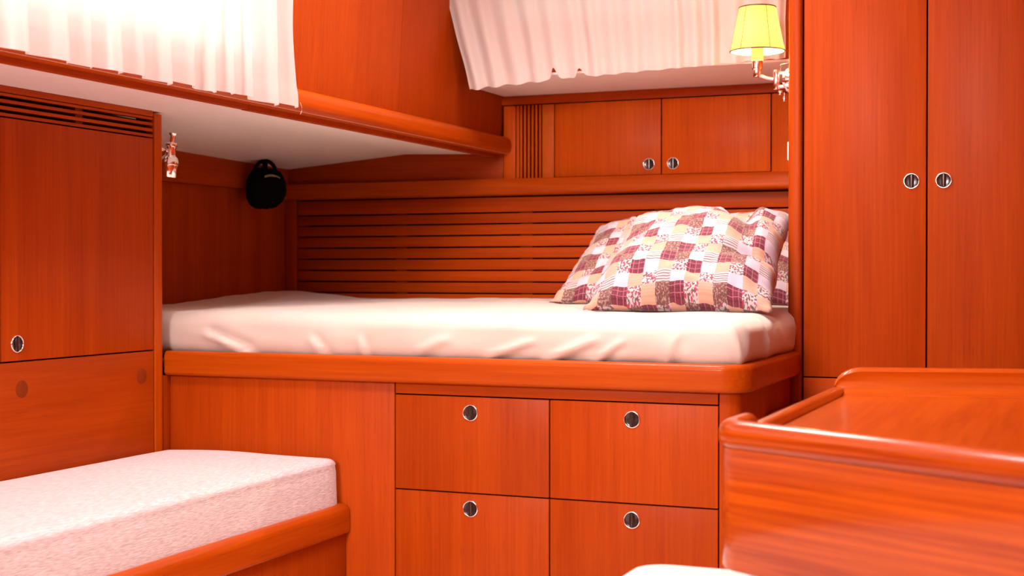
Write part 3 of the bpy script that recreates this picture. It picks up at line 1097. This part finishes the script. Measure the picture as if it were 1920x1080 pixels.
# rear curtain: fans out to the lower left
bm = BM()
NX, NZ = 420, 44
rng = random.Random(11)
edges = [0.0]
while edges[-1] < 1:
    edges.append(edges[-1] + rng.uniform(0.045, 0.082))
edges[-1] = 1.0
if edges[-1] - edges[-2] < 0.03: edges.pop(-2)
amps = [rng.uniform(0.6, 1.2) for _ in edges]
grid = []
for j in range(NZ + 1):
    f = j / NZ                      # 0 hem, 1 top
    row = []
    for i in range(NX + 1):
        s = i / NX
        k = max(q for q in range(len(edges)) if edges[q] <= s + 1e-9)
        k = min(k, len(edges) - 2)
        u = (s - edges[k]) / (edges[k + 1] - edges[k])
        am = 0.5 * (amps[k] * (1 - u) + amps[k + 1] * u)
        wv = sharp_wave(u, 0.6) * am
        zb = 1.353 + 0.040 * s ** 0.7 + (0.0085 * (-wv) * (1 - 0.4 * s))
        zb += 0.034 * gauss(s - 0.295, 0.014) + 0.026 * gauss(s - 0.378, 0.011)
        zt = 1.86
        z = zb + (zt - zb) * f
        xb = -1.594 + (1.594 - 0.715) * s
        # the left edge slopes up to the left
        g = (z - 1.357) / 0.254
        x = xb - 0.069 * g * (1 - s) ** 1.6 + 0.003 * noise.noise(Vector((s * 20, f * 4, 3)))
        if z > 1.611: x = max(x, -1.664 + 0.5 * 0)
        y = 3.580 - 0.017 * wv * (1 - 0.3 * f) + 0.002 * noise.noise(Vector((s * 15, f * 5, 7)))
        h = z - zb
        if h < 0.026: y -= 0.0015
        row.append(bm.verts.new((x, y, z)))
    grid.append(row)
for j in range(NZ):
    for i in range(NX):
        bm.faces.new((grid[j][i], grid[j][i + 1], grid[j + 1][i + 1], grid[j + 1][i]))
t = thing('curtain', 'pleated cream curtain hanging above the small wall cabinet', 'curtain', (-1.15, 3.585, 1.36))
obj('cloth', bm, 'curtain', t, angle=180)
obj('rod', tube(BM(), [(-1.66, 3.59, 1.862), (-0.66, 3.59, 1.862)], 0.005), 'chrome', t)

# ------------------------------------------------------------------ wall lamp
LX, LY = -0.746, 3.40
t = thing('wall_lamp', 'lit yellow shaded wall lamp with chrome arm beside the rear curtain', 'lamp', (-0.652, LY, 1.315))
zb, zt, rb, rt = 1.386, 1.492, 0.0655, 0.0440
bm = BM()
seg = 48
lathe(bm, [(rb, zb), (rb + (rt - rb) * 0.5, (zb + zt) / 2), (rt, zt), (rt - 0.0012, zt), (rb - 0.0012, zb), (rb, zb)], (LX, LY, 0), (0, 0, 1), seg, cap=False)
sh = obj('shade', bm, 'lamp_shade', t)
for r, z, nm in ((rb, zb, 'lower_trim'), (rt, zt, 'upper_trim')):
    bm = BM()
    pts = [(LX + (r) * math.cos(a), LY + (r) * math.sin(a), z) for a in [2 * math.pi * k / 48 for k in range(49)]]
    tube(bm, pts, 0.0016, 8)
    obj(nm, bm, 'trim_dark', sh)
for a in (20, 110, 245, 310, 200, 65):
    a = math.radians(a)
    obj('seam', tube(BM(), [(LX + rb * math.cos(a), LY + rb * math.sin(a), zb), (LX + rt * math.cos(a), LY + rt * math.sin(a), zt)], 0.0008, 6), 'trim_dark', sh)
obj('bulb', lathe(BM(), [(0.0045, 1.402), (0.011, 1.414), (0.0125, 1.424), (0.010, 1.438), (0.005, 1.449), (0.001, 1.455)], (LX, LY, 0), (0, 0, 1), 20), 'bulb', t)
obj('sleeve', lathe(BM(), [(0.0150, 1.364), (0.0150, 1.400), (0.0138, 1.400), (0.0138, 1.364), (0.0150, 1.364)], (LX, LY, 0), (0, 0, 1), 24, cap=False), 'sleeve', t)
obj('socket', lathe(BM(), [(0.0085, 1.324), (0.0095, 1.326), (0.0095, 1.340), (0.0125, 1.343), (0.0130, 1.346), (0.0130, 1.362), (0.0122, 1.3645)], (LX, LY, 0), (0, 0, 1), 24), 'chrome', t)
obj('arm', tube(BM(), [(LX + 0.004, LY, 1.328), (-0.722, LY, 1.320), (-0.700, LY, 1.315)], [0.0042, 0.0042, 0.0042], 12), 'chrome', t)
obj('pivot', lathe(BM(), [(0.0075, 1.291), (0.0085, 1.293), (0.0085, 1.336), (0.0075, 1.338)], (-0.699, LY, 0), (0, 0, 1), 24), 'chrome', t)
for z in (1.298, 1.330):
    obj('bracket', tube(BM(), [(-0.697, LY, z), (-0.676, LY, z)], 0.0045, 12), 'chrome', t)
obj('base', lathe(BM(), [(0.006, 0.0), (0.024, 0.001), (0.030, 0.003), (0.032, 0.006), (0.032, 0.024), (0.030, 0.027), (0.0, 0.0275)][::-1][1:-1] if False else
                  [(0.030, 0.0), (0.030, 0.018), (0.028, 0.022), (0.018, 0.025), (0.016, 0.030)], (-0.652, LY, 1.312), (-1, 0, 0), 32), 'chrome', t)
bm = BM()
loop = [(-0.690, LY, 1.326), (-0.690, LY, 1.349), (-0.688, LY, 1.351), (-0.672, LY, 1.354), (-0.670, LY, 1.352), (-0.670, LY, 1.332)]
tube(bm, loop, 0.0016, 8)
obj('hook', bm, 'chrome', t)
obj('pull_switch', lathe(BM(), [(0.0012, 0.0), (0.0012, -0.006), (0.0035, -0.012), (0.0045, -0.018), (0.003, -0.021)], (-0.680, LY, 1.283), (0, 0, 1), 16), 'chrome', t)
obj('knob', lathe(BM(), [(0.004, 0.0), (0.0055, -0.002), (0.0055, -0.009), (0.004, -0.011)], (-0.692, LY + 0.012, 1.290), (0, 0, 1), 16), 'chrome', t)

# light switch on the partition below the lamp
t = thing('light_switch', 'thin pale switch plate on the partition above the pillows', 'switch', (-0.652, 3.40, 1.14))
obj('plate', B(-0.6700, -0.6495, 3.385, 3.42, 1.118, 1.163, bev=0.002), 'white_plastic', t)

# ------------------------------------------------------------------ reading lamp on the locker end
RX, RY = -2.018, 2.795
t = thing('reading_lamp', 'small chrome reading spotlight on the locker post by the berth', 'lamp', (RX, 2.742, 1.13))
obj('backplate', lathe(BM(), [(0.016, 0.0), (0.016, 0.004), (0.013, 0.007)], (RX - 0.012, 2.738, 1.14), (0, 1, 0), 24), 'chrome', t)
obj('stem', tube(BM(), [(RX - 0.012, 2.744, 1.14), (RX - 0.010, RY, 1.14), (RX - 0.002, RY, 1.144)], 0.0055, 12), 'chrome', t)
ax = Vector((-0.16, 0, -1)).normalized()
top = Vector((RX + 0.006, RY, 1.181))
KS = 1.12
KR = 1.25
prof = [(0.0060, 0.000), (0.0075, 0.001), (0.0072, 0.004), (0.0045, 0.007), (0.0045, 0.020), (0.009, 0.022), (0.0118, 0.024), (0.0122, 0.028),
        (0.0095, 0.030), (0.0095, 0.047), (0.0102, 0.049)]
obj('switch_cap', lathe(BM(), [(r_ * KR, h_ * KS) for r_, h_ in prof], top, ax, 28), 'chrome', t)
prof = [(0.0102, 0.049), (0.0145, 0.053), (0.0172, 0.060), (0.0180, 0.066), (0.0165, 0.0675), (0.0172, 0.070), (0.0170, 0.092), (0.0160, 0.094), (0.0145, 0.092), (0.0140, 0.072)]
obj('head', lathe(BM(), [(r_ * KR, h_ * KS) for r_, h_ in prof], top, ax, 28), 'chrome', t)

# ------------------------------------------------------------------ black pouch in the corner
BX, BY, BZ = -2.352, 3.745, 1.118
t = thing('pouch', 'small black pouch with a pale strip hanging in the dark berth corner', 'bag', (BX, BY, 1.055))
bm = BM()
dirx = Vector((0.926, 0.378, 0)).normalized(); diry = Vector((-0.378, 0.926, 0))
rings = []
prof = [(-0.068, 0.018), (-0.064, 0.036), (-0.052, 0.052), (-0.035, 0.060), (-0.012, 0.0625), (0.012, 0.060), (0.030, 0.053), (0.042, 0.044), (0.047, 0.030), (0.049, 0.012)]
for h, r in prof:
    ring = []
    for k in range(32):
        a = 2 * math.pi * k / 32
        ca, sa = math.cos(a), math.sin(a)
        e = 0.75
        x = math.copysign(abs(ca) ** e, ca) * r
        y = math.copysign(abs(sa) ** e, sa) * r * 0.62
        z = h + (-0.10 * x + 0.006 * math.sin(3 * a)) + (0.10 * x if h < -0.02 else 0) * 1.6
        ring.append(bm.verts.new(Vector((BX, BY, BZ + z)) + dirx * x + diry * y))
    rings.append(ring)
for a, c in zip(rings, rings[1:]):
    for i in range(32):
        bm.faces.new((a[i], a[(i + 1) % 32], c[(i + 1) % 32], c[i]))
bm.faces.new(rings[0]); bm.faces.new(rings[-1])
obj('body', bm, 'bag_black', t, angle=60)
bm = BM()
pts = []
for k in range(13):
    a = math.pi * k / 12
    pts.append(Vector((BX, BY, BZ + 0.032 + 0.042 * math.sin(a))) + dirx * (0.034 * math.cos(a)) - diry * 0.020)
tube(bm, pts, 0.006, 8)
obj('carry_loop', bm, 'bag_black', t)
bm = BM()
pts = []
for k in range(9):
    f = k / 8
    pts.append(Vector((BX, BY, BZ + 0.024 + 0.006 * math.sin(math.pi * f) - 0.004 * f)) + dirx * (0.002 + 0.044 * f) - diry * (0.0375 - 0.016 * f * f))
prev = None
for p in pts:
    a = bm.verts.new(p + Vector((0, 0, 0.0032))); c = bm.verts.new(p - Vector((0, 0, 0.0032)))
    if prev: bm.faces.new((prev[0], a, c, prev[1]))
    prev = (a, c)
bmesh.ops.solidify(bm, geom=bm.faces, thickness=0.0015)
obj('strip', bm, 'bag_strip', t)
obj('centre_strap', tube(BM(), [Vector((BX, BY, BZ + 0.040)) - diry * 0.020, Vector((BX, BY, BZ + 0.071)) - diry * 0.020], 0.0085, 8), 'bag_black', t)
